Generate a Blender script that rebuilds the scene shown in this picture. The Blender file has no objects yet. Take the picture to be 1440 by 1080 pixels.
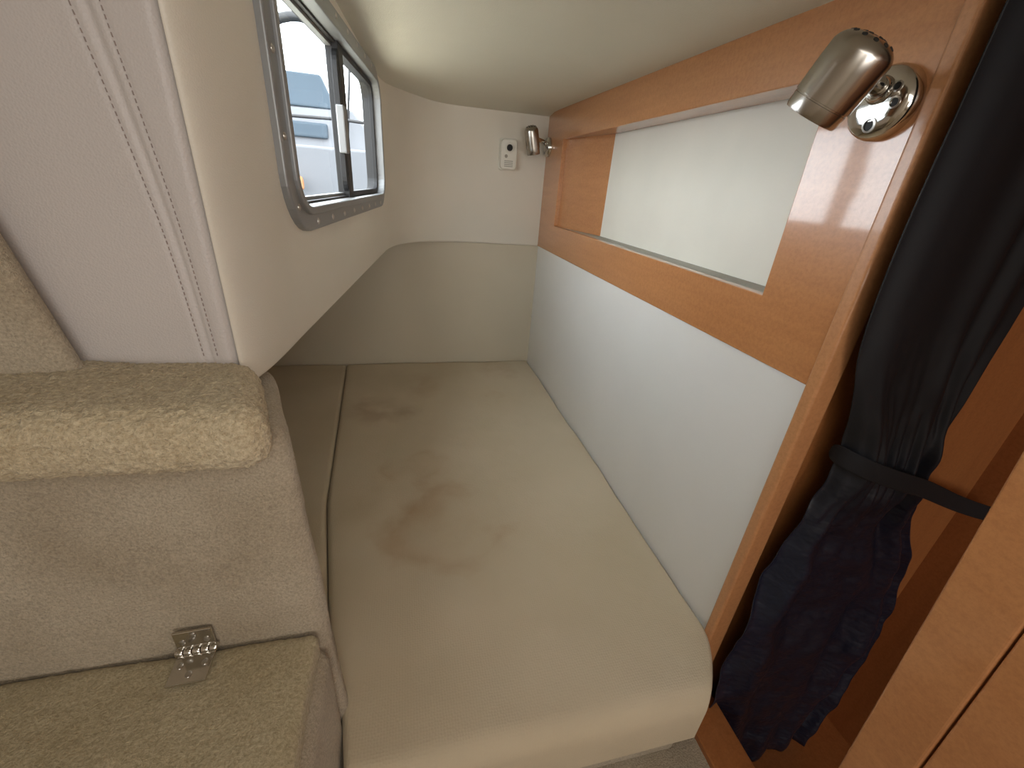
import bpy, bmesh, math, random
from mathutils import Vector, Matrix, noise
random.seed(3)
scene = bpy.context.scene
try:
    scene.view_settings.view_transform = 'Standard'
except Exception as e:
    print(e)

# ------------------------------------------------------------ materials
def new_mat(name):
    m = bpy.data.materials.new(name); m.use_nodes = True
    nt = m.node_tree; b = nt.nodes['Principled BSDF']
    return m, nt, b

def mapping(nt, scale=(1,1,1)):
    tc = nt.nodes.new('ShaderNodeTexCoord'); mp = nt.nodes.new('ShaderNodeMapping')
    mp.inputs['Scale'].default_value = scale
    nt.links.new(tc.outputs['Object'], mp.inputs['Vector'])
    return mp.outputs['Vector']

def ramp(nt, fac, stops):
    r = nt.nodes.new('ShaderNodeValToRGB')
    el = r.color_ramp.elements
    el[0].position, el[0].color = stops[0][0], (*stops[0][1], 1)
    el[1].position, el[1].color = stops[-1][0], (*stops[-1][1], 1)
    for p, c in stops[1:-1]:
        e = el.new(p); e.color = (*c, 1)
    nt.links.new(fac, r.inputs['Fac'])
    return r.outputs['Color']

def noise_tex(nt, vec, scale, detail=3, rough=0.5):
    n = nt.nodes.new('ShaderNodeTexNoise'); n.inputs['Scale'].default_value = scale
    n.inputs['Detail'].default_value = detail; n.inputs['Roughness'].default_value = rough
    nt.links.new(vec, n.inputs['Vector']); return n.outputs['Fac']

def bump(nt, b, h, strength, dist, prev=None):
    bn = nt.nodes.new('ShaderNodeBump'); bn.inputs['Strength'].default_value = strength
    bn.inputs['Distance'].default_value = dist
    nt.links.new(h, bn.inputs['Height'])
    if prev: nt.links.new(prev, bn.inputs['Normal'])
    nt.links.new(bn.outputs['Normal'], b.inputs['Normal'])
    return bn.outputs['Normal']

def simple(name, col, rough=0.5, metal=0.0, coat=0.0, spec=0.5):
    m, nt, b = new_mat(name)
    v = mapping(nt)
    f = noise_tex(nt, v, 6, 2)
    c = ramp(nt, f, [(0.3, tuple(x*0.97 for x in col)), (0.7, tuple(min(1, x*1.02) for x in col))])
    nt.links.new(c, b.inputs['Base Color'])
    b.inputs['Roughness'].default_value = rough; b.inputs['Metallic'].default_value = metal
    b.inputs['Coat Weight'].default_value = coat
    b.inputs['Specular IOR Level'].default_value = spec
    return m

def vinyl(name, col, rough=0.42, cell=420, bs=0.25, wave=0.25):
    m, nt, b = new_mat(name)
    v = mapping(nt)
    big = noise_tex(nt, v, 2.2, 3)
    c = ramp(nt, big, [(0.3, tuple(x*0.94 for x in col)), (0.7, col)])
    nt.links.new(c, b.inputs['Base Color'])
    vo = nt.nodes.new('ShaderNodeTexVoronoi'); vo.inputs['Scale'].default_value = cell
    nt.links.new(v, vo.inputs['Vector'])
    n1 = bump(nt, b, vo.outputs['Distance'], bs, 0.0012)
    wav = noise_tex(nt, v, 7, 2)
    bump(nt, b, wav, wave, 0.01, n1)
    b.inputs['Roughness'].default_value = rough
    return m

def carpet(name, c1, c2, scale=260, bs=0.8, dist=0.004, dirt=(0.78, 0.75, 0.70)):
    m, nt, b = new_mat(name)
    v = mapping(nt)
    f = noise_tex(nt, v, scale, 3, 0.7)
    big = noise_tex(nt, v, 6, 4)
    c = ramp(nt, f, [(0.3, c1), (0.65, c2)])
    cb = ramp(nt, big, [(0.3, dirt), (0.65, (1, 1, 1))])
    mx = nt.nodes.new('ShaderNodeMixRGB'); mx.blend_type = 'MULTIPLY'; mx.inputs['Fac'].default_value = 1
    nt.links.new(c, mx.inputs[1]); nt.links.new(cb, mx.inputs[2])
    nt.links.new(mx.outputs[0], b.inputs['Base Color'])
    b.inputs['Roughness'].default_value = 0.95
    b.inputs['Specular IOR Level'].default_value = 0.1
    b.inputs['Sheen Weight'].default_value = 0.2
    bump(nt, b, f, bs, dist)
    return m

def wood(name, dark, light, rough=0.28, coat=0.9, sc=(30, 3, 30)):
    m, nt, b = new_mat(name)
    v = mapping(nt, sc)
    f = noise_tex(nt, v, 1.4, 6, 0.6)
    v2 = mapping(nt, (1, 1, 1))
    f2 = noise_tex(nt, v2, 130, 4, 0.7)
    c = ramp(nt, f, [(0.25, dark), (0.75, light)])
    c2 = ramp(nt, f2, [(0.3, (0.84, 0.81, 0.77)), (0.6, (1, 1, 1))])
    mx = nt.nodes.new('ShaderNodeMixRGB'); mx.blend_type = 'MULTIPLY'; mx.inputs['Fac'].default_value = 1
    nt.links.new(c, mx.inputs[1]); nt.links.new(c2, mx.inputs[2])
    nt.links.new(mx.outputs[0], b.inputs['Base Color'])
    b.inputs['Roughness'].default_value = rough
    b.inputs['Coat Weight'].default_value = coat; b.inputs['Coat Roughness'].default_value = 0.07
    bump(nt, b, f2, 0.14, 0.0008)
    return m

M_wall = vinyl('cream_vinyl', (0.78, 0.735, 0.64))
M_pad = vinyl('padded_vinyl', (0.60, 0.56, 0.54), 0.42, 380, 0.3)
M_ceil = vinyl('headliner', (0.74, 0.715, 0.61), 0.6, 500, 0.3)
M_low = vinyl('beige_lining', (0.60, 0.54, 0.42), 0.6, 400, 0.2)
M_panel = vinyl('side_panel_vinyl', (0.80, 0.79, 0.76), 0.28, 600, 0.08, 0.1)
M_niche = simple('niche_lining', (0.78, 0.75, 0.66), 0.5)
M_wood = wood('cherry_wood', (0.48, 0.200, 0.075), (0.57, 0.255, 0.10))
M_woodd = wood('cherry_wood_bulkhead', (0.40, 0.150, 0.048), (0.48, 0.190, 0.062), 0.4, 0.2, (30, 30, 3))
M_trim = wood('cherry_edge_trim', (0.50, 0.23, 0.10), (0.58, 0.28, 0.12), 0.38, 0.3, (40, 40, 3))
M_carpet = carpet('beige_carpet', (0.38, 0.325, 0.245), (0.60, 0.52, 0.40), 260, 0.9, 0.004)
M_fluff = carpet('boucle_carpet', (0.44, 0.355, 0.23), (0.74, 0.645, 0.465), 200, 0.9, 0.005, (0.88, 0.84, 0.77))
M_lid = carpet('lid_carpet', (0.38, 0.32, 0.205), (0.62, 0.545, 0.385), 240, 0.8, 0.004, (0.85, 0.82, 0.75))
M_chrome = simple('chrome', (0.62, 0.60, 0.56), 0.12, 1.0)
M_brush = simple('brushed_nickel', (0.46, 0.43, 0.39), 0.24, 1.0)
M_satin = simple('satin_metal', (0.50, 0.48, 0.45), 0.3, 1.0)
M_alu = simple('anodised_frame', (0.30, 0.31, 0.315), 0.45, 0.5)
M_black = simple('black_rubber', (0.015, 0.015, 0.016), 0.5)
M_strap = simple('strap_cloth', (0.008, 0.008, 0.011), 0.85)
M_plastic = simple('white_plastic', (0.78, 0.76, 0.68), 0.4)
M_dark = simple('dark_hole', (0.01, 0.01, 0.01), 0.6)
M_gel = simple('boat_gelcoat', (0.16, 0.165, 0.175), 0.4, spec=0.1)
M_bluegrey = simple('boat_glass', (0.05, 0.068, 0.085), 0.3, spec=0.1)
M_thread = simple('thread', (0.34, 0.28, 0.26), 0.8)
M_bulb = simple('lamp_diffuser', (0.3, 0.3, 0.28), 0.5)
M_shelf = simple('shelf_grey', (0.36, 0.35, 0.30), 0.6)

# mattress fabric with faint soft stains at fixed places on the cover
m, nt, b = new_mat('mattress_fabric'); M_bed = m
v = mapping(nt)
base = ramp(nt, noise_tex(nt, v, 2.0, 3), [(0.3, (0.56, 0.475, 0.335)), (0.7, (0.63, 0.54, 0.40))])
def stain(center, rad, prev, col, strength, ringy=False, sx=1.0, sy=1.0):
    vm = nt.nodes.new('ShaderNodeVectorMath'); vm.operation = 'SUBTRACT'; vm.inputs[1].default_value = center
    sc = nt.nodes.new('ShaderNodeVectorMath'); sc.operation = 'MULTIPLY'; sc.inputs[1].default_value = (sx, sy, 0)
    nz = nt.nodes.new('ShaderNodeTexNoise'); nz.inputs['Scale'].default_value = 5; nz.inputs['Detail'].default_value = 4
    nt.links.new(v, nz.inputs['Vector'])
    sub = nt.nodes.new('ShaderNodeVectorMath'); sub.operation = 'SUBTRACT'; sub.inputs[1].default_value = (0.5, 0.5, 0.5)
    ad = nt.nodes.new('ShaderNodeVectorMath'); ad.operation = 'MULTIPLY_ADD'; ad.inputs[1].default_value = (0.3, 0.3, 0.0)
    nt.links.new(v, vm.inputs[0]); nt.links.new(vm.outputs[0], sc.inputs[0])
    nt.links.new(nz.outputs['Color'], sub.inputs[0]); nt.links.new(sub.outputs[0], ad.inputs[0]); nt.links.new(sc.outputs[0], ad.inputs[2])
    ln = nt.nodes.new('ShaderNodeVectorMath'); ln.operation = 'LENGTH'; nt.links.new(ad.outputs[0], ln.inputs[0])
    if ringy:
        f = ramp(nt, ln.outputs['Value'], [(0.0, (0.25,)*3), (rad*0.60, (0.35,)*3), (rad*0.95, (1,)*3), (rad*1.3, (0,)*3)])
    else:
        f = ramp(nt, ln.outputs['Value'], [(0, (1,)*3), (rad*0.5, (0.6,)*3), (rad, (0,)*3)])
    br = ramp(nt, noise_tex(nt, v, 7, 3), [(0.38, (0.1,)*3), (0.62, (1,)*3)])
    m2 = nt.nodes.new('ShaderNodeMath'); m2.operation = 'MULTIPLY'
    nt.links.new(f, m2.inputs[0]); nt.links.new(br, m2.inputs[1])
    ml = nt.nodes.new('ShaderNodeMath'); ml.operation = 'MULTIPLY'; ml.inputs[1].default_value = strength
    nt.links.new(m2.outputs[0], ml.inputs[0])
    mx = nt.nodes.new('ShaderNodeMixRGB'); nt.links.new(ml.outputs[0], mx.inputs['Fac'])
    nt.links.new(prev, mx.inputs[1]); mx.inputs[2].default_value = (*col, 1)
    return mx.outputs[0]
BR = (0.42, 0.27, 0.15)
c = stain((0.08, 1.02, 0), 0.17, base, BR, 0.45, True)
c = stain((-0.04, 1.16, 0), 0.22, c, BR, 0.36, False)
c = stain((0.02, 1.32, 0), 0.10, c, BR, 0.30, True)
c = stain((-0.17, 1.80, 0), 0.20, c, (0.34, 0.23, 0.14), 0.65, False, 0.8, 1.4)
c = stain((0.05, 2.05, 0), 0.16, c, BR, 0.4, False)
c = stain((0.50, 2.2, 0), 0.14, c, BR, 0.45, False)
c = stain((0.40, 1.9, 0), 0.07, c, BR, 0.4, False)
nt.links.new(c, b.inputs['Base Color'])
b.inputs['Roughness'].default_value = 0.85; b.inputs['Sheen Weight'].default_value = 0.12
b.inputs['Specular IOR Level'].default_value = 0.2
ck = nt.nodes.new('ShaderNodeTexVoronoi'); ck.inputs['Scale'].default_value = 170; ck.inputs['Randomness'].default_value = 0.4
nt.links.new(v, ck.inputs['Vector'])
n1 = bump(nt, b, ck.outputs['Distance'], 0.35, 0.002)
bump(nt, b, noise_tex(nt, v, 3.5, 3), 0.35, 0.03, n1)

m, nt, b = new_mat('navy_curtain'); M_curt = m
v = mapping(nt)
sp = nt.nodes.new('ShaderNodeSeparateXYZ'); nt.links.new(v, sp.inputs[0])
cc = ramp(nt, sp.outputs['Z'], [(0.30, (0.010, 0.015, 0.034)), (0.62, (0.005, 0.006, 0.009))])
nt.links.new(cc, b.inputs['Base Color'])
rr_ = ramp(nt, sp.outputs['Z'], [(0.40, (0.36,)*3), (0.60, (0.62,)*3)])
nt.links.new(rr_, b.inputs['Roughness'])
b.inputs['Specular IOR Level'].default_value = 0.42
bs_ = ramp(nt, sp.outputs['Z'], [(0.40, (1,)*3), (0.62, (0.08,)*3)])
mu = nt.nodes.new('ShaderNodeMath'); mu.operation = 'MULTIPLY'
nt.links.new(noise_tex(nt, mapping(nt, (1, 1, 1.6)), 11, 3, 0.5), mu.inputs[0]); nt.links.new(bs_, mu.inputs[1])
bump(nt, b, mu.outputs[0], 0.55, 0.025)

m, nt, b = new_mat('window_glass'); M_glass = m
tr = nt.nodes.new('ShaderNodeBsdfTransparent'); tr.inputs[0].default_value = (0.95, 0.97, 0.97, 1)
gl = nt.nodes.new('ShaderNodeBsdfGlossy'); gl.inputs['Roughness'].default_value = 0.02
mxs = nt.nodes.new('ShaderNodeMixShader'); mxs.inputs[0].default_value = 0.07
nt.links.new(tr.outputs[0], mxs.inputs[1]); nt.links.new(gl.outputs[0], mxs.inputs[2])
nt.links.new(mxs.outputs[0], nt.nodes['Material Output'].inputs['Surface'])

# ------------------------------------------------------------ helpers
def mesh(name, verts, faces, mat, parent=None, smooth=False, bevel=0, seg=3, ang=40):
    me = bpy.data.meshes.new(name); me.from_pydata([tuple(v) for v in verts], [], faces)
    bm = bmesh.new(); bm.from_mesh(me); bmesh.ops.recalc_face_normals(bm, faces=bm.faces); bm.to_mesh(me); bm.free()
    o = bpy.data.objects.new(name, me); scene.collection.objects.link(o)
    if mat: me.materials.append(mat)
    if smooth:
        for p in me.polygons: p.use_smooth = True
    if bevel:
        md = o.modifiers.new('bevel', 'BEVEL'); md.width = bevel; md.segments = seg
        md.limit_method = 'ANGLE'; md.angle_limit = math.radians(ang); md.harden_normals = False
    if parent: o.parent = parent
    return o

def empty(name, loc=(0, 0, 0), rot=(0, 0, 0)):
    e = bpy.data.objects.new(name, None); scene.collection.objects.link(e)
    e.location = loc; e.rotation_euler = rot; e.empty_display_size = 0.05
    return e

def box(name, x0, x1, y0, y1, z0, z1, mat, parent=None, bevel=0.002, seg=2):
    vs = [(x, y, z) for x in (x0, x1) for y in (y0, y1) for z in (z0, z1)]
    fs = [(0, 1, 3, 2), (4, 6, 7, 5), (0, 4, 5, 1), (2, 3, 7, 6), (0, 2, 6, 4), (1, 5, 7, 3)]
    return mesh(name, vs, fs, mat, parent, bevel=bevel, seg=seg)

def prism(name, poly, z0, z1, mat, parent=None, bevel=0, seg=3, smooth=False, ang=40):
    n = len(poly)
    vs = [(x, y, z0) for x, y in poly] + [(x, y, z1) for x, y in poly]
    fs = [tuple(range(n)), tuple(range(n, 2*n))] + [(i, (i+1) % n, (i+1) % n + n, i+n) for i in range(n)]
    return mesh(name, vs, fs, mat, parent, smooth=smooth, bevel=bevel, seg=seg, ang=ang)

def lathe(name, prof, origin, axis, mat, parent=None, seg=40, smooth=True):
    axis = Vector(axis).normalized(); q = Vector((0, 0, 1)).rotation_difference(axis)
    origin = Vector(origin); vs = []; fs = []
    for r, h in prof:
        for i in range(seg):
            a = 2*math.pi*i/seg
            vs.append(origin + q @ Vector((max(r, 1e-5)*math.cos(a), max(r, 1e-5)*math.sin(a), h)))
    for j in range(len(prof)-1):
        for i in range(seg):
            fs.append((j*seg+i, j*seg+(i+1) % seg, (j+1)*seg+(i+1) % seg, (j+1)*seg+i))
    fs.append(tuple(range(seg))); fs.append(tuple(range((len(prof)-1)*seg, len(prof)*seg)))
    o = mesh(name, vs, fs, mat, parent, smooth=smooth)
    md = o.modifiers.new('es', 'EDGE_SPLIT'); md.split_angle = math.radians(38)
    return o

def tube(name, pts, r, mat, parent=None, seg=12):
    pts = [Vector(p) for p in pts]; vs = []; fs = []
    for k, p in enumerate(pts):
        t = (pts[min(k+1, len(pts)-1)] - pts[max(k-1, 0)]).normalized()
        q = Vector((0, 0, 1)).rotation_difference(t)
        for i in range(seg):
            a = 2*math.pi*i/seg
            vs.append(p + q @ Vector((r*math.cos(a), r*math.sin(a), 0)))
    for j in range(len(pts)-1):
        for i in range(seg):
            fs.append((j*seg+i, j*seg+(i+1) % seg, (j+1)*seg+(i+1) % seg, (j+1)*seg+i))
    fs.append(tuple(range(seg))); fs.append(tuple(range((len(pts)-1)*seg, len(pts)*seg)))
    return mesh(name, vs, fs, mat, parent, smooth=True)

def rbox(name, x0, x1, y0, y1, z0, z1, r, cell, mat, parent=None, amp=0.0, freq=100, shape=None, low=0.0):
    lo = Vector((x0, y0, z0)); hi = Vector((x1, y1, z1))
    bm = bmesh.new(); dims = hi - lo
    def ticks(a):
        n = max(2, int(dims[a]/cell)); return [lo[a] + dims[a]*i/n for i in range(n+1)]
    T = [ticks(0), ticks(1), ticks(2)]
    for ax in range(3):
        u, w = (ax+1) % 3, (ax+2) % 3
        for side in (lo[ax], hi[ax]):
            g = []
            for a in T[u]:
                row = []
                for c in T[w]:
                    p = [0, 0, 0]; p[ax] = side; p[u] = a; p[w] = c
                    row.append(bm.verts.new(p))
                g.append(row)
            for i in range(len(g)-1):
                for j in range(len(g[0])-1):
                    bm.faces.new((g[i][j], g[i+1][j], g[i+1][j+1], g[i][j+1]))
    bmesh.ops.remove_doubles(bm, verts=bm.verts, dist=1e-5)
    for vt in bm.verts:
        p = vt.co
        q = Vector([min(max(p[k], lo[k]+r), hi[k]-r) for k in range(3)])
        d = p - q
        if d.length < 1e-9: continue
        n = d.normalized()
        p2 = q + n*r
        if amp:
            p2 = p2 + n*(noise.noise(p2*freq)*amp + noise.noise(p2*freq*0.37)*amp*0.5)
        if low:
            p2 = p2 + n*noise.noise(p2*9)*low
        if shape: p2 = shape(p2)
        vt.co = p2
    bmesh.ops.recalc_face_normals(bm, faces=bm.faces)
    me = bpy.data.meshes.new(name); bm.to_mesh(me); bm.free(); me.materials.append(mat)
    for p in me.polygons: p.use_smooth = True
    o = bpy.data.objects.new(name, me); scene.collection.objects.link(o)
    if parent: o.parent = parent
    return o

def wx(y): return -0.29 + 0.105*y     # window wall plane
FL = -0.64                             # passage floor level
# ------------------------------------------------------------ walls
path = [(-0.246, 0.70), (-0.246, 0.650), (-0.2445, 0.640)]
P0, P1, P2 = Vector((-0.242, 0.634)), Vector((-0.219, 0.628)), Vector((wx(0.83), 0.83))
for k in range(0, 15):
    t = (k/14)**1.3
    p = P0*(1-t)**2 + P1*2*t*(1-t) + P2*t*t
    path.append((p.x, p.y))
n_front = len(path)
for yy in (0.95, 1.1, 1.3, 1.5, 1.7, 1.9): path.append((wx(yy), yy))
ca, cb2, cc2 = Vector((wx(1.96), 1.96)), Vector((wx(2.37), 2.37)), Vector((0.30, 2.37))
for k in range(0, 25):
    t = k/24
    p = ca*(1-t)**2 + cb2*2*t*(1-t) + cc2*t*t
    path.append((p.x, p.y))
path.append((0.45, 2.37)); path.append((0.75, 2.37))
def offs(path, d):
    out = []
    for i, p in enumerate(path):
        a = Vector(path[max(i-1, 0)]); c = Vector(path[min(i+1, len(path)-1)])
        t = (c-a).normalized(); n = Vector((-t.y, t.x))
        out.append((p[0]+n.x*d, p[1]+n.y*d))
    return out
back = offs(path[n_front-1:], 0.030)
tail = list(reversed(back)) + [(-0.262, 0.84), (-0.262, 0.70)]
vs = []; layers = [(0.700, 0.010), (0.7015, 0.006), (0.7045, 0.0025), (0.710, 0.0), (1.46, 0.0)]
for z, d in layers:
    vs += [(x, y, z) for x, y in offs(path, d)] + [(x, y, z) for x, y in tail]
n = len(path)+len(tail)
fs = [tuple(range(n)), tuple(range(n*(len(layers)-1), n*len(layers)))]
for j in range(len(layers)-1):
    fs += [(j*n+i, j*n+(i+1) % n, (j+1)*n+(i+1) % n, (j+1)*n+i) for i in range(n)]
wl = mesh('wall_left', vs, fs, M_wall)
def rrect(x0, x1, z0, z1, r, n=8):
    pts = []
    for cx, cz, s in ((x1-r, z0+r, -90), (x1-r, z1-r, 0), (x0+r, z1-r, 90), (x0+r, z0+r, 180)):
        for k in range(n+1):
            a = math.radians(s + 90*k/n); pts.append((cx+r*math.cos(a), cz+r*math.sin(a)))
    return pts
WY0, WY1, WZ0, WZ1 = 0.842, 1.925, 0.890, 1.338
ang = math.atan2(1, 0.105)
L = 1/math.cos(math.atan(0.105))
WX0, WX1 = (WY0)*L, (WY1)*L
def wmat(): return Matrix.Translation((-0.29, 0, 0)) @ Matrix.Rotation(ang, 4, 'Z')
cut_p = rrect(WX0+0.030, WX1-0.030, WZ0+0.030, WZ1-0.030, 0.080)
n = len(cut_p)
cutter = mesh('cutter', [(x, -0.1, z) for x, z in cut_p] + [(x, 0.15, z) for x, z in cut_p],
              [tuple(range(n)), tuple(range(n, 2*n))] + [(i, (i+1) % n, (i+1) % n+n, i+n) for i in range(n)], None)
cutter.matrix_world = wmat()
md = wl.modifiers.new('hole', 'BOOLEAN'); md.object = cutter; md.operation = 'DIFFERENCE'; md.solver = 'EXACT'
bpy.context.view_layer.update()
dg = bpy.context.evaluated_depsgraph_get()
me = bpy.data.meshes.new_from_object(wl.evaluated_get(dg))
wl.modifiers.clear(); wl.data = me
bpy.data.objects.remove(cutter)
for p in me.polygons: p.use_smooth = True
es = wl.modifiers.new('es', 'EDGE_SPLIT'); es.split_angle = math.radians(50)

mid_ = offs(path[n_front-1:], 0.018)
prism('ceiling_recess', [(-0.86, 0.66), (-0.256, 0.66)] + mid_ + [(0.75, 2.42), (-0.86, 2.42)], 0.712, 0.735, M_low)
box('wall_back', -0.90, 0.76, 2.383, 2.43, -0.28, 0.735, M_low, bevel=0)
box('wall_left_lower', -0.90, -0.86, 0.6, 2.43, -0.28, 0.735, M_low, bevel=0)

# ceiling
YR = -3.2
vs = []; fs = []; nx, ny = 30, 90
for j in range(ny+1):
    y = YR + (2.42-YR)*j/ny
    for i in range(nx+1):
        xl = -1.15 if y < 0.66 else wx(y)-0.03
        x = xl + (1.45 - xl)*i/nx if y < 0.55 else xl + (0.76-xl)*i/nx
        f = min(1, max(0, 1-(x+0.2)/0.93))
        z = 1.336 + 0.062*max(0, 2.3-max(y, 0.5))*f - 0.010*(1-f)*(2.3-max(y, 0.5))
        d = max(0.0, x-(wx(y)))
        if y > 0.7: z -= 0.020*math.exp(-d/0.03)
        dy = 2.37-y
        z -= 0.018*math.exp(-max(dy, 0)/0.035)
        vs.append((x, y, z))
for j in range(ny):
    for i in range(nx):
        a = j*(nx+1)+i; fs.append((a, a+1, a+nx+2, a+nx+1))
ce = mesh('ceiling', vs, fs, M_ceil, smooth=True)
so = ce.modifiers.new('sol', 'SOLIDIFY'); so.thickness = 0.02; so.offset = 1

box('floor', -1.15, 0.70, YR, 2.43, -0.31, -0.28, M_carpet, bevel=0)
box('floor_passage', 0.70, 1.45, YR, 2.43, FL-0.03, FL, M_woodd, bevel=0)
box('wall_rear', -1.15, 1.45, YR-0.04, YR, FL, 1.5, M_wall, bevel=0)
box('wall_left_forward', -1.19, -1.15, YR, 0.70, -0.31, 1.5, M_wall, bevel=0)

# ------------------------------------------------------------ right hand side
XR = 0.728
wr = empty('wall_right')
box('white_panel', XR, XR+0.02, 0.555, 2.41, -0.28, 0.705, M_panel, wr, 0.003)
OY0, OY1, OZ0, OZ1 = 0.728, 2.12, 0.83, 1.208
def plate(name, x0, x1, Y0, Y1, Z0, Z1, a0, a1, b0, b1, mat, parent, bevel=0.003):
    out = [(Y0, Z0), (Y1, Z0), (Y1, Z1), (Y0, Z1)]; inn = [(a0, b0), (a1, b0), (a1, b1), (a0, b1)]
    vs = []
    for x in (x0, x1):
        vs += [(x, y, z) for y, z in out] + [(x, y, z) for y, z in inn]
    fs = []
    for k in range(4):
        l = (k+1) % 4
        fs += [(k, l, 4+l, 4+k), (8+k, 8+l, 12+l, 12+k), (k, l, 8+l, 8+k), (4+k, 4+l, 12+l, 12+k)]
    return mesh(name, vs, fs, mat, parent, bevel=bevel, seg=3)
sh = empty('wall_shelf_niche')
plate('front_frame', XR-0.007, XR+0.018, 0.558, 2.395, 0.70, 1.40, OY0, OY1, OZ0, OZ1, M_wood, sh)
XB = XR + 0.085
prism('slanted_side', [(XR+0.012, OY1+0.004), (XB+0.01, 1.715), (XB+0.01, 2.14), (XR+0.012, 2.14)], 0.825, 1.22, M_wood, sh)
box('back_panel', XB, XB+0.012, OY0-0.02, 2.10, 0.80, 1.25, M_niche, sh, 0)
box('outer_carcass', XB+0.013, XB+0.03, 0.60, 2.43, -0.28, 1.45, M_woodd, sh, 0)
box('end_carcass', XR+0.02, XB+0.03, 2.40, 2.43, -0.28, 1.45, M_woodd, sh, 0)
box('shelf_board', XR+0.017, XB, OY0-0.01, 2.12, 0.815, 0.829, M_shelf, sh, 0.001)
box('top_board', XR+0.017, XB, OY0-0.01, 2.12, 1.210, 1.225, M_wood, sh, 0.001)
box('near_side', XR+0.017, XB, OY0-0.014, OY0-0.001, 0.82, 1.22, M_wood, sh, 0.001)
box('trim_post', XR-0.012, XR+0.035, 0.533, 0.560, -0.262, 1.40, M_trim, None, 0.006, 4)
box('wall_bulkhead', XR+0.03, 1.43, 0.562, 0.60, FL, 1.45, M_woodd, None, 0)
box('wall_passage', 1.41, 1.45, YR, 0.60, FL, 1.45, M_woodd, None, 0)
pt = empty('wall_partition')
def slprism(name, ya0, ya1, yb0, yb1, x0, x1, z0, z1, mat, bevel=0.004):
    vs = [(x0, ya0, z0), (x1, ya0, z0), (x1, ya1, z0), (x0, ya1, z0), (x0, yb0, z1), (x1, yb0, z1), (x1, yb1, z1), (x0, yb1, z1)]
    fs = [(0, 1, 2, 3), (4, 5, 6, 7), (0, 1, 5, 4), (1, 2, 6, 5), (2, 3, 7, 6), (3, 0, 4, 7)]
    return mesh(name, vs, fs, mat, pt, bevel=bevel)
slprism('edge_stile', 0.140, 0.212, 0.228, 0.318, 0.75, 0.785, -0.28, 1.31, M_wood)
slprism('panel_field', -0.45, 0.138, -0.45, 0.226, 0.753, 0.785, -0.28, 1.31, M_wood)
box('floor_sill', 0.695, 0.80, YR, 0.562, FL, -0.262, M_woodd, None, 0.004)

# ------------------------------------------------------------ berth
def cushion(name, left, right, y0, y1, top, th, rl, rr, rf, rb, mat, parent=None, nxm=44, nym=60, wob=0.004):
    def prof(W, ra, rb_, nm):
        out = [(0, th), (0, (th+ra)/2)]
        for k in range(9):
            a = math.pi/2*k/8
            out.append((ra*(1-math.cos(a)), ra*(1-math.sin(a))))
        for k in range(1, nm):
            out.append((ra+(W-ra-rb_)*k/nm, 0))
        for k in range(9):
            a = math.pi/2*(1-k/8)
            out.append((W-rb_*(1-math.cos(a)), rb_*(1-math.sin(a))))
        out += [(W, (th+rb_)/2), (W, th)]
        return out
    py = prof(y1-y0, rf, rb, nym); vs = []
    for yo, dyp in py:
        y = y0+yo; l, r = left(y), right(y)
        px = prof(r-l, rl, rr, nxm)
        for xo, dxp in px:
            drop = min(th, (dxp**2.2+dyp**2.2)**(1/2.2))
            z = top-drop
            x = l+xo
            if drop < th*0.6:
                z += noise.noise(Vector((x*2.2, y*2.2, 3)))*wob*2 + noise.noise(Vector((x*6, y*6, 9)))*wob
            vs.append((x, y, z))
    n = len(px); fs = []
    for j in range(len(py)-1):
        for i in range(n-1):
            a = j*n+i; fs.append((a, a+1, a+n+1, a+n))
    return mesh(name, vs, fs, mat, parent, smooth=True)

def interp(pts, y):
    for (ya, xa), (yb, xb) in zip(pts, pts[1:]):
        if y <= yb: return xa+(xb-xa)*(y-ya)/(yb-ya)
    return pts[-1][1]
def bl(y): return interp([(0.40, -0.142), (0.55, -0.166), (0.70, -0.212), (1.2, -0.290), (2.40, -0.36)], y)
def brt(y):
    if y > 0.57: return 0.722
    t = (0.57-y)/0.145; return 0.722-0.080*t**1.6
berth = empty('berth')
cushion('main_mattress', bl, brt, 0.405, 2.380, 0.0, 0.15, 0.018, 0.012, 0.048, 0.02, M_bed, berth, nym=90)
cushion('side_mattress', lambda y: -0.855, lambda y: bl(y)-0.002, 0.80, 2.380, -0.002, 0.135, 0.02, 0.018, 0.03, 0.02, M_bed, berth, 20)
prism('base', [(-0.14, 0.440), (0.62, 0.440), (0.695, 0.56), (0.72, 2.38), (-0.85, 2.38), (-0.85, 0.82), (-0.25, 0.82)], -0.28, -0.145, M_carpet, berth, 0.01)

# ------------------------------------------------------------ carpeted step unit (left)
st = empty('carpeted_step')
def taper(p):
    k = min(1, max(0, (p.x+0.6)/0.45))
    return Vector((p.x + k*(-0.34*max(0, p.y-0.545) - 0.018*max(0, p.z)/0.68 + 0.004), p.y, p.z))
rbox('riser', -1.14, -0.152, 0.53, 0.78, -0.28, 0.68, 0.035, 0.008, M_carpet, st, amp=0.0018, freq=160, low=0.003, shape=taper)
def sag(p):
    k = min(1, max(0, (p.x+0.6)/0.4))
    return Vector((p.x - k*0.34*max(0, p.y-0.50), p.y, p.z + 0.003*math.sin(p.x*9)))
rbox('boucle_ledge', -1.14, -0.172, 0.474, 0.665, 0.650, 0.742, 0.038, 0.0036, M_fluff, st, amp=0.0036, freq=205, low=0.005, shape=sag)
rbox('hinged_lid', -1.14, -0.172, 0.02, 0.527, 0.225, 0.274, 0.012, 0.006, M_lid, st, amp=0.0018, freq=190, low=0.003)
rbox('locker_box', -1.14, -0.160, 0.03, 0.54, -0.28, 0.228, 0.03, 0.012, M_carpet, st, amp=0.0012, freq=160)
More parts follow.
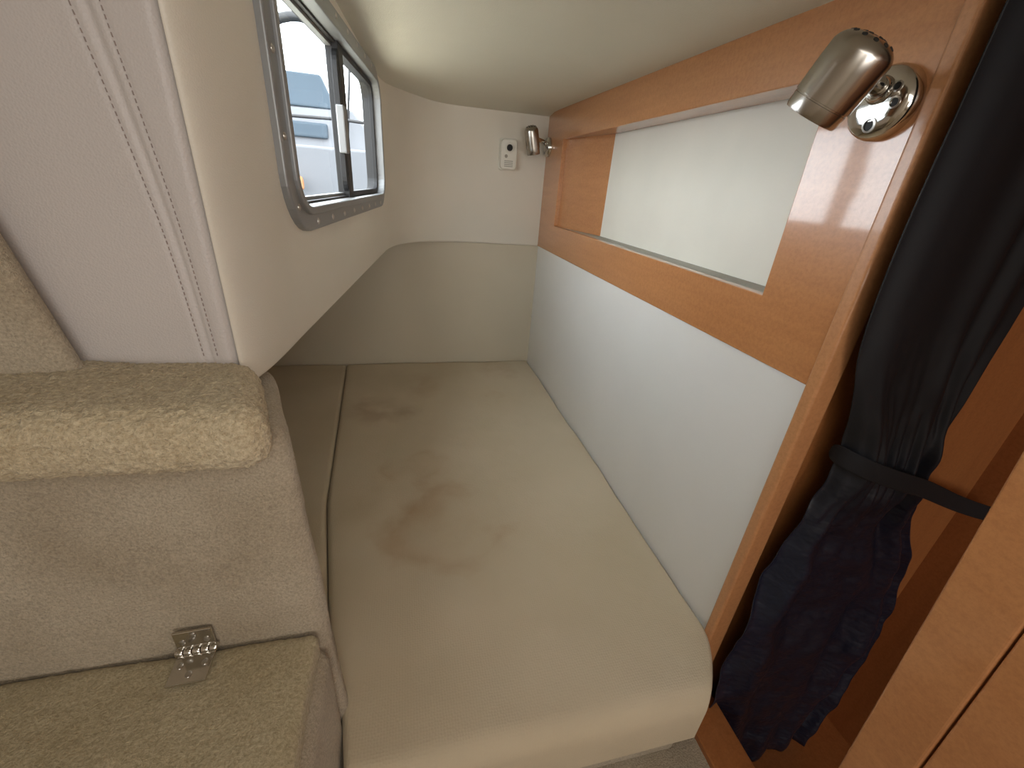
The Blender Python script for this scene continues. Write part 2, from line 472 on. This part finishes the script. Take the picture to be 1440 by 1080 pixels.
prof = [(-0.347, 0.71), (-0.3715, 0.775), (-0.384, 0.845), (-0.397, 0.92), (-0.413, 1.00), (-0.430, 1.08), (-0.47, 1.27), (-1.04, 1.27), (-1.04, 0.71)]
rows = [(0.596, 0.034), (0.598, 0.020), (0.606, 0.006), (0.618, 0.0), (0.628, 0.0), (0.640, 0.001)]
vs = []; n = len(prof)
for y, ins in rows:
    f = y/0.55
    for i, (x, z) in enumerate(prof):
        xx = x*f - ins*(1 if x > -0.9 else 0)
        zz = 1+(z-1)*f - ins*0.2 if z > 0.72 else 0.71
        vs.append((max(-1.14, xx), y, zz))
fs = [tuple(range(n)), tuple(range(n*(len(rows)-1), n*len(rows)))]
for j in range(len(rows)-1):
    fs += [(j*n+i, j*n+(i+1) % n, (j+1)*n+(i+1) % n, (j+1)*n+i) for i in range(n)]
up = mesh('carpet_upstand', vs, fs, M_carpet, st, smooth=True)
es = up.modifiers.new('es', 'EDGE_SPLIT'); es.split_angle = math.radians(65)

hg = empty('hinge', (-0.352, 0.527, 0.279), (0, 0, 0.03)); hg.scale = (1.0, 1.15, 1.1)
box('leaf_lid', -0.027, 0.027, -0.050, -0.004, -0.001, 0.0025, M_chrome, hg, 0.0012)
box('leaf_riser', -0.027, 0.027, -0.0045, -0.001, 0.003, 0.045, M_chrome, hg, 0.0012)
for k in range(5):
    x0 = -0.030+k*0.012
    lathe('knuckle_%d' % (k+1), [(0, 0), (0.0052, 0.0002), (0.0058, 0.001), (0.0058, 0.0102), (0.0052, 0.011), (0, 0.0112)], (x0, -0.005, 0.005), (1, 0, 0), M_chrome, hg, 20)
for k, (x, y, z, ax) in enumerate([(-0.017, -0.024, 0.0025, (0, 0, 1)), (0.017, -0.024, 0.0025, (0, 0, 1)), (0, -0.038, 0.0025, (0, 0, 1)),
                                   (-0.017, -0.0045, 0.024, (0, -1, 0)), (0.017, -0.0045, 0.024, (0, -1, 0)), (0, -0.0045, 0.036, (0, -1, 0))]):
    lathe('screw_%d' % (k+1), [(0, 0), (0.0048, 0), (0.0045, 0.0008), (0.003, 0.0015), (0, 0.0017)], (x, y, z), ax, M_satin, hg, 16)

# ------------------------------------------------------------ stitched bulkhead pad
bp = empty('bulkhead_pad')
def seamx(z, k):
    t = (z-0.745)/0.39
    base = (-0.285-0.037*t + 0.006*math.sin(math.pi*min(max(t,0),1))) if k == 0 else (-0.268-0.027*t + 0.005*math.sin(math.pi*min(max(t,0),1)))
    return base
vs = []; fs = []; nx, nz = 150, 60
for j in range(nz+1):
    z = 0.70 + 0.76*j/nz
    for i in range(nx+1):
        t = i/nx; x = -0.60 + 0.356*t
        y = 0.635
        c0 = 0.5*(seamx(z, 0)+seamx(z, 1))
        y += 0.0035*math.exp(-((x-c0)/0.004)**2)
        y += 0.0015*math.exp(-((x-seamx(z, 0))/0.003)**2)+0.0015*math.exp(-((x-seamx(z, 1))/0.003)**2)
        e = -0.244-x
        if e < 0.014: y += 0.014-math.sqrt(max(0, 0.014**2-(0.014-e)**2))
        y += noise.noise(Vector((x*7, z*5, 1)))*0.004
        vs.append((x, y, z))
for j in range(nz):
    for i in range(nx):
        a = j*(nx+1)+i; fs.append((a, a+1, a+nx+2, a+nx+1))
o = mesh('cover', vs, fs, M_pad, bp, smooth=True)
box('backing', -1.14, -0.25, 0.668, 0.70, 0.745, 1.46, M_pad, bp, 0)
vs = []; fs = []
for k in (0, 1):
    z = 0.75
    while z < 1.3:
        x = seamx(z, k); x2 = seamx(z+0.0042, k); y = 0.6355+noise.noise(Vector((x*7, z*5, 1)))*0.004
        b0 = len(vs); w = 0.0008
        for (px, pz) in ((x, z), (x2, z+0.0042)):
            vs += [(px-w, y+0.001, pz), (px, y-0.0008, pz), (px+w, y+0.001, pz)]
        fs += [(b0, b0+1, b0+4, b0+3), (b0+1, b0+2, b0+5, b0+4)]
        z += 0.0072
mesh('stitching', vs, fs, M_thread, bp)

# ------------------------------------------------------------ window
wn = empty('window_1'); wn.matrix_world = wmat()
def ring(name, x0, x1, z0, z1, r, w, y0, y1, mat, parent, bev=0.003):
    po = rrect(x0, x1, z0, z1, r); pi = rrect(x0+w, x1-w, z0+w, z1-w, max(r-w, 0.005)); n = len(po)
    vs = [(x, y0, z) for x, z in po]+[(x, y0, z) for x, z in pi]+[(x, y1, z) for x, z in po]+[(x, y1, z) for x, z in pi]
    fs = []
    for k in range(n):
        l = (k+1) % n
        fs += [(k, l, n+l, n+k), (2*n+k, 2*n+l, 3*n+l, 3*n+k), (k, l, 2*n+l, 2*n+k), (n+k, n+l, 3*n+l, 3*n+k)]
    return mesh(name, vs, fs, mat, parent, bevel=bev, seg=3, ang=60)
ring('outer_flange', WX0, WX1, WZ0, WZ1, 0.10, 0.042, -0.013, 0.004, M_alu, wn, 0.004)
ring('inner_rim', WX0+0.030, WX1-0.030, WZ0+0.030, WZ1-0.030, 0.075, 0.015, -0.020, 0.045, M_alu, wn, 0.003)
ring('rubber_gasket', WX0+0.043, WX1-0.043, WZ0+0.043, WZ1-0.043, 0.062, 0.007, 0.010, 0.045, M_black, wn, 0.001)
ring('fixed_sash', WX0+0.047, 1.42*L, WZ0+0.047, WZ1-0.047, 0.05, 0.010, 0.020, 0.034, M_alu, wn, 0.001)
ring('sliding_sash', 1.36*L, WX1-0.047, WZ0+0.047, WZ1-0.047, 0.05, 0.014, 0.006, 0.020, M_black, wn, 0.001)
box('meeting_stile', 1.375*L, 1.425*L, 0.004, 0.036, WZ0+0.045, WZ1-0.045, M_black, wn, 0.002)
box('catch', 1.345*L, 1.378*L, -0.004, 0.016, 1.045, 1.155, M_alu, wn, 0.003)
def pane(name, x0, x1, y):
    p = rrect(x0, x1, WZ0+0.052, WZ1-0.052, 0.042); n = len(p)
    return mesh(name, [(x, y, z) for x, z in p], [tuple(range(n))], M_glass, wn)
pane('fixed_glass', WX0+0.052, 1.40*L, 0.027)
pane('sliding_glass', 1.40*L, WX1-0.052, 0.012)
pp = rrect(WX0+0.015, WX1-0.015, WZ0+0.015, WZ1-0.015, 0.086, 3)
def along(poly, step):
    out = []; acc = 0
    for i in range(len(poly)):
        a = Vector(poly[i]); b_ = Vector(poly[(i+1) % len(poly)]); d = (b_-a).length
        s = step-acc
        while s < d:
            out.append(a+(b_-a)*s/d); s += step
        acc = d-(s-step)
    return out
for i, p in enumerate(along(pp, 0.115)):
    lathe('frame_screw_%d' % (i+1), [(0, 0), (0.0065, 0), (0.006, 0.002), (0.0035, 0.0034), (0, 0.0036)], (p.x, -0.012, p.y), (0, -1, 0), M_satin, wn, 14)

# ------------------------------------------------------------ reading lamps
def reading_lamp(fl, A, B, r, k=1.0):
    fl, A, B = Vector(fl), Vector(A), Vector(B)
    e = empty('reading_lamp', fl)
    def loc(p): return Vector(p)-fl
    ax = (B-A); Lh = ax.length; axn = ax.normalized()
    p = [(0, 0.006), (r*0.80, 0.006), (r*0.84, -0.001), (r*0.90, -0.002), (r*0.94, 0.002), (r*0.95, Lh*0.17), (r*0.93, Lh*0.175), (r*0.93, Lh*0.195), (r*0.985, Lh*0.20), (r, Lh*0.6)]
    for i in range(1, 11):
        a = math.pi/2*i/10
        p.append((r*math.cos(a)**0.7 if i < 10 else 0, Lh*0.78+(Lh*0.24)*math.sin(a)))
    lathe('lamp_head', p, loc(A), ax, M_brush, e, 48)
    lathe('diffuser', [(0, 0.000), (r*0.7, 0.001), (r*0.79, 0.005), (r*0.79, 0.007)], loc(A), ax, M_bulb, e, 32)
    q = Vector((0, 0, 1)).rotation_difference(axn)
    hole = 0
    for rr, num in ((0.0, 1), (0.34, 6), (0.66, 11)):
        for i in range(num):
            a = 2*math.pi*i/num+rr
            th = math.acos(min(1, rr**(1/0.7)))
            h = Lh*0.78+Lh*0.24*math.sin(th)
            pos = A + q @ Vector((r*rr*math.cos(a), r*rr*math.sin(a), h))
            nrm = (q @ Vector((rr*0.7*math.cos(a), rr*0.7*math.sin(a), 0.9))).normalized()
            hole += 1
            lathe('vent_%d' % hole, [(0, 0), (r*0.085, 0), (r*0.08, 0.0012), (0, 0.0013)], loc(pos)-nrm*0.0006, nrm, M_dark, e, 12)
    fr_ = 0.050*k
    lathe('flange', [(0, 0), (fr_, 0), (fr_*1.0, 0.010*k), (fr_*0.95, 0.018*k), (fr_*0.84, 0.023*k), (fr_*0.5, 0.026*k), (0, 0.027*k)], (0, 0, 0), (-1, 0, 0), M_chrome, e, 44)
    for i, (dy, dz, rr) in enumerate(((-0.004, -0.030, 0.0105), (-0.030, -0.004, 0.008), (-0.026, 0.016, 0.007), (0.026, 0.010, 0.007))):
        base_x = -0.0235*k
        lathe('flange_ring_%d' % (i+1), [(rr*k, 0), (rr*k, 0.003*k), (rr*0.72*k, 0.0035*k), (rr*0.68*k, 0.0)], (base_x, dy*k, dz*k), (-1, dy*5, dz*5), M_satin, e, 20)
        lathe('flange_hole_%d' % (i+1), [(0, 0), (rr*0.72*k, 0), (rr*0.70*k, 0.0016*k), (0, 0.0018*k)], (base_x, dy*k, dz*k), (-1, dy*5, dz*5), M_dark, e, 20)
    mid = A + ax*0.62
    s = Vector((-0.02*k, 0, 0.014*k)); t = loc(mid)
    lathe('boss', [(0, 0), (0.019*k, 0), (0.018*k, 0.012*k), (0.014*k, 0.018*k), (0, 0.02*k)], (s.x, s.y, s.z), t-s, M_chrome, e, 24)
    tube('arm', [s, s+(t-s)*0.25+Vector((0, 0, 0.003*k)), s+(t-s)*0.6+Vector((0, 0, 0.002*k)), t], 0.0125*k, M_chrome, e, 18)
    return e
reading_lamp((XR-0.007, 0.612, 1.152), (0.5796, 0.6034, 1.122), (0.597, 0.560, 1.2056), 0.042)
reading_lamp((XR-0.007, 2.325, 1.185), (0.628, 2.275, 1.145), (0.600, 2.265, 1.262), 0.034, 0.9)

# ------------------------------------------------------------ alarm
al = empty('carbon_monoxide_alarm', (0.517, 2.37, 1.137))
def yprism(name, pts, y0, y1, mat, parent, bevel=0.003):
    n = len(pts)
    return mesh(name, [(x, y0, z) for x, z in pts]+[(x, y1, z) for x, z in pts],
                [tuple(range(n)), tuple(range(n, 2*n))]+[(i, (i+1) % n, (i+1) % n+n, i+n) for i in range(n)], mat, parent, bevel=bevel, ang=50)
yprism('back_plate', rrect(-0.045, 0.045, -0.072, 0.072, 0.012, 4), -0.010, 0.0, M_plastic, al)
yprism('housing', rrect(-0.042, 0.042, -0.068, 0.068, 0.018, 4), -0.034, -0.008, M_plastic, al, 0.006)
lathe('sensor_ring', [(0.025, 0), (0.025, 0.003), (0.018, 0.005), (0.016, 0.001), (0, 0.001)], (0.002, -0.034, 0.030), (0, -1, 0), M_plastic, al, 28)
lathe('sensor', [(0, 0), (0.015, 0), (0.012, 0.004), (0, 0.006)], (0.002, -0.035, 0.030), (0, -1, 0), M_dark, al, 24)
for i in range(4):
    box('slot_%d' % (i+1), -0.022, 0.022, -0.0352, -0.0335, -0.055+i*0.008, -0.0515+i*0.008, M_shelf, al, 0)
lathe('test_button', [(0, 0), (0.008, 0), (0.007, 0.003), (0, 0.004)], (-0.014, -0.034, -0.008), (0, -1, 0), M_shelf, al, 18)

# ------------------------------------------------------------ curtain
cu = empty('curtain')
def lerp(tab, z):
    if z >= tab[0][0]: return tab[0][1]
    for (za, a), (zb, b2) in zip(tab, tab[1:]):
        if z >= zb:
            t = (za-z)/(za-zb); return a+(b2-a)*t
    return tab[-1][1]
def smoothtab(tab, z):
    return sum(lerp(tab, z+d) for d in (-0.06, -0.03, 0, 0.03, 0.06))/5
LT = [(1.33, 0.700), (0.95, 0.706), (0.80, 0.722), (0.62, 0.800), (0.53, 0.808), (0.40, 0.780), (0.20, 0.760), (0.0, 0.762), (-0.25, 0.765), (-0.63, 0.83)]
RT = [(1.33, 1.10), (1.05, 1.04), (0.81, 1.04), (0.62, 1.045), (0.53, 1.05), (0.40, 1.09), (0.20, 1.21), (0.0, 1.28), (-0.25, 1.29), (-0.63, 1.24)]
vs = []; fs = []; nx, nz = 220, 190
for j in range(nz+1):
    z = 1.30 - 1.93*j/nz
    l, r = smoothtab(LT, z), smoothtab(RT, z)
    tight = math.exp(-((z-0.54)/0.12)**2)
    up_ = min(1, max(0, (z-0.55)/0.3)); lowr = 1-up_
    for i in range(nx+1):
        t = i/nx
        ph = (t + 0.05*math.sin(t*6.3+1))*2*math.pi*3.4 + 0.9*math.sin(z*3+t*4)
        amp = 0.017*(0.40+0.60*lowr)*(1-0.3*tight)
        y = 0.495 - 0.026*tight*math.sin(math.pi*t) + amp*math.sin(ph)*(0.65+0.35*math.sin(t*9+z*2))
        y += lowr*(0.020*noise.noise(Vector((t*5, z*6, 2))) + 0.007*noise.noise(Vector((t*14, z*16, 5))))
        y += tight*0.003*math.sin(t*2*math.pi*13)
        x = l+(r-l)*t
        vs.append((x, min(y, 0.528), z))
for j in range(nz):
    for i in range(nx):
        a = j*(nx+1)+i; fs.append((a, a+1, a+nx+2, a+nx+1))
c_ = mesh('drape', vs, fs, M_curt, cu, smooth=True)
sd = c_.modifiers.new('sol', 'SOLIDIFY'); sd.thickness = 0.002
P = [(0.80, 0.525, 0.575), (0.795, 0.49, 0.578), (0.82, 0.458, 0.570), (0.89, 0.445, 0.548), (0.96, 0.447, 0.525), (1.03, 0.458, 0.495), (1.14, 0.47, 0.445), (1.28, 0.48, 0.39), (1.405, 0.48, 0.35)]
vs = []; fs = []
for i, p in enumerate(P):
    vs += [(p[0], p[1], p[2]-0.022), (p[0], p[1], p[2]+0.022)]
for i in range(len(P)-1): fs.append((2*i, 2*i+1, 2*i+3, 2*i+2))
tb = mesh('tie_strap', vs, fs, M_strap, cu, smooth=True)
sd = tb.modifiers.new('sol', 'SOLIDIFY'); sd.thickness = 0.004
sb = tb.modifiers.new('sub', 'SUBSURF'); sb.levels = sb.render_levels = 2
tube('curtain_track', [(0.70, 0.497, 1.305), (1.0, 0.497, 1.305), (1.40, 0.497, 1.305)], 0.008, M_alu, cu)

# ------------------------------------------------------------ outside: neighbouring motor yacht
bt = empty('moored_motorboat', (-1.1, 7.2, -0.1))
def loft(name, secs, mat, parent, closed=True):
    vs = [p for s in secs for p in s]; n = len(secs[0]); fs = []
    for j in range(len(secs)-1):
        for i in range(n if closed else n-1):
            fs.append((j*n+i, j*n+(i+1) % n, (j+1)*n+(i+1) % n, (j+1)*n+i))
    if closed: fs += [tuple(range(n)), tuple(range((len(secs)-1)*n, len(secs)*n))]
    return mesh(name, vs, fs, mat, parent, smooth=False, bevel=0.03, seg=3, ang=30)
secs = []
for x, w, zl in ((-2.6, 0.9, -0.3), (-1.2, 1.2, -0.4), (0.6, 1.2, -0.4), (2.2, 0.9, -0.2), (3.4, 0.15, 0.5)):
    secs.append([(x, -w, 1.35), (x, -w*0.85, 0.5), (x, -w*0.3, zl), (x, w*0.3, zl), (x, w*0.85, 0.5), (x, w, 1.35)])
loft('hull', secs, M_gel, bt)
loft('deckhouse', [[(-1.6, -0.8, 1.3), (-1.5, -0.7, 1.75), (-1.5, 0.7, 1.75), (-1.6, 0.8, 1.3)],
                   [(0.9, -0.8, 1.3), (0.5, -0.7, 1.80), (0.5, 0.7, 1.80), (0.9, 0.8, 1.3)]], M_gel, bt)
loft('windscreen', [[(-0.35, -0.72, 1.78), (-0.25, -0.6, 2.15), (-0.25, 0.6, 2.15), (-0.35, 0.72, 1.78)],
                    [(0.32, -0.72, 1.78), (0.15, -0.6, 2.15), (0.15, 0.6, 2.15), (0.32, 0.72, 1.78)]], M_bluegrey, bt)
loft('cabin_window', [[(-0.4, -0.83, 1.45), (-0.4, -0.79, 1.62), (-0.4, -0.7, 1.62), (-0.4, -0.7, 1.45)],
                      [(0.2, -0.83, 1.45), (0.2, -0.79, 1.62), (0.2, -0.7, 1.62), (0.2, -0.7, 1.45)]], M_bluegrey, bt)
arch = [(-0.75 + 1.5*k/16, -0.7, 1.9+0.75*math.sin(math.pi*k/16)**0.6) for k in range(17)]
tube('radar_arch', arch, 0.05, M_black, bt)
tube('rail', [(-1.4, -1.0, 1.35), (-1.3, -1.0, 1.62), (0.4, -1.0, 1.66), (1.8, -0.9, 1.62)], 0.018, M_black, bt)
tube('stay', [(0.42, -0.9, 1.3), (0.62, -0.5, 3.4)], 0.015, M_black, bt)
tube('stay_2', [(0.75, -0.9, 1.3), (0.50, -0.5, 3.4)], 0.012, M_black, bt)
box('fender', -0.22, -0.06, -1.36, -1.22, 0.86, 1.02, M_woodd, bt, 0.04, 4)
m, nt, b = new_mat('water')
b.inputs['Base Color'].default_value = (0.04, 0.05, 0.055, 1); b.inputs['Roughness'].default_value = 0.25
bump(nt, b, noise_tex(nt, mapping(nt), 3, 3), 0.5, 0.1)
mesh('water', [(-30, -20, -0.9), (20, -20, -0.9), (20, 60, -0.9), (-30, 60, -0.9)], [(0, 1, 2, 3)], m)

# ------------------------------------------------------------ light
w = bpy.data.worlds.new('World'); scene.world = w; w.use_nodes = True
bg = w.node_tree.nodes['Background']; bg.inputs[0].default_value = (0.90, 0.95, 1.0, 1); bg.inputs[1].default_value = 10.0
def area(name, loc, target, sx, sy, power, col):
    l = bpy.data.lights.new(name, 'AREA'); l.shape = 'RECTANGLE'; l.size = sx; l.size_y = sy; l.energy = power; l.color = col
    o = bpy.data.objects.new(name, l); scene.collection.objects.link(o); o.location = loc
    o.rotation_euler = (Vector(target)-Vector(loc)).to_track_quat('-Z', 'Y').to_euler()
    return o
area('rear_fill_light', (0.35, -2.9, 0.85), (0.05, 1.2, 0.60), 1.5, 0.8, 24, (1.0, 0.97, 0.93))  # added fill lamp, unseen behind the camera; no opening stands there
area('overhead_fill_light', (0.25, -0.25, 1.30), (0.20, 0.60, 0.0), 0.7, 0.5, 3.8, (1.0, 0.97, 0.92))  # added overhead fill with no fixture, brightens the upward-facing surfaces

# ------------------------------------------------------------ camera
cd = bpy.data.cameras.new('camera'); cam = bpy.data.objects.new('camera', cd); scene.collection.objects.link(cam)
cd.sensor_width = 36; cd.lens = 588/1440*36; cd.clip_start = 0.01
r_ = Vector((0.9716, -0.2256, 0.0714)).normalized(); f_ = Vector((0.2341, 0.8725, -0.4285)).normalized()
u_ = r_.cross(f_).normalized(); r_ = f_.cross(u_)
mw = Matrix(((r_.x, u_.x, -f_.x, 0), (r_.y, u_.y, -f_.y, 0), (r_.z, u_.z, -f_.z, 0), (0, 0, 0, 1)))
mw.translation = Vector((0, 0, 1.0))
cam.matrix_world = mw
scene.camera = cam

# put the cabin sole at z = 0
for o in scene.objects:
    if o.parent is None: o.location.z += 0.28
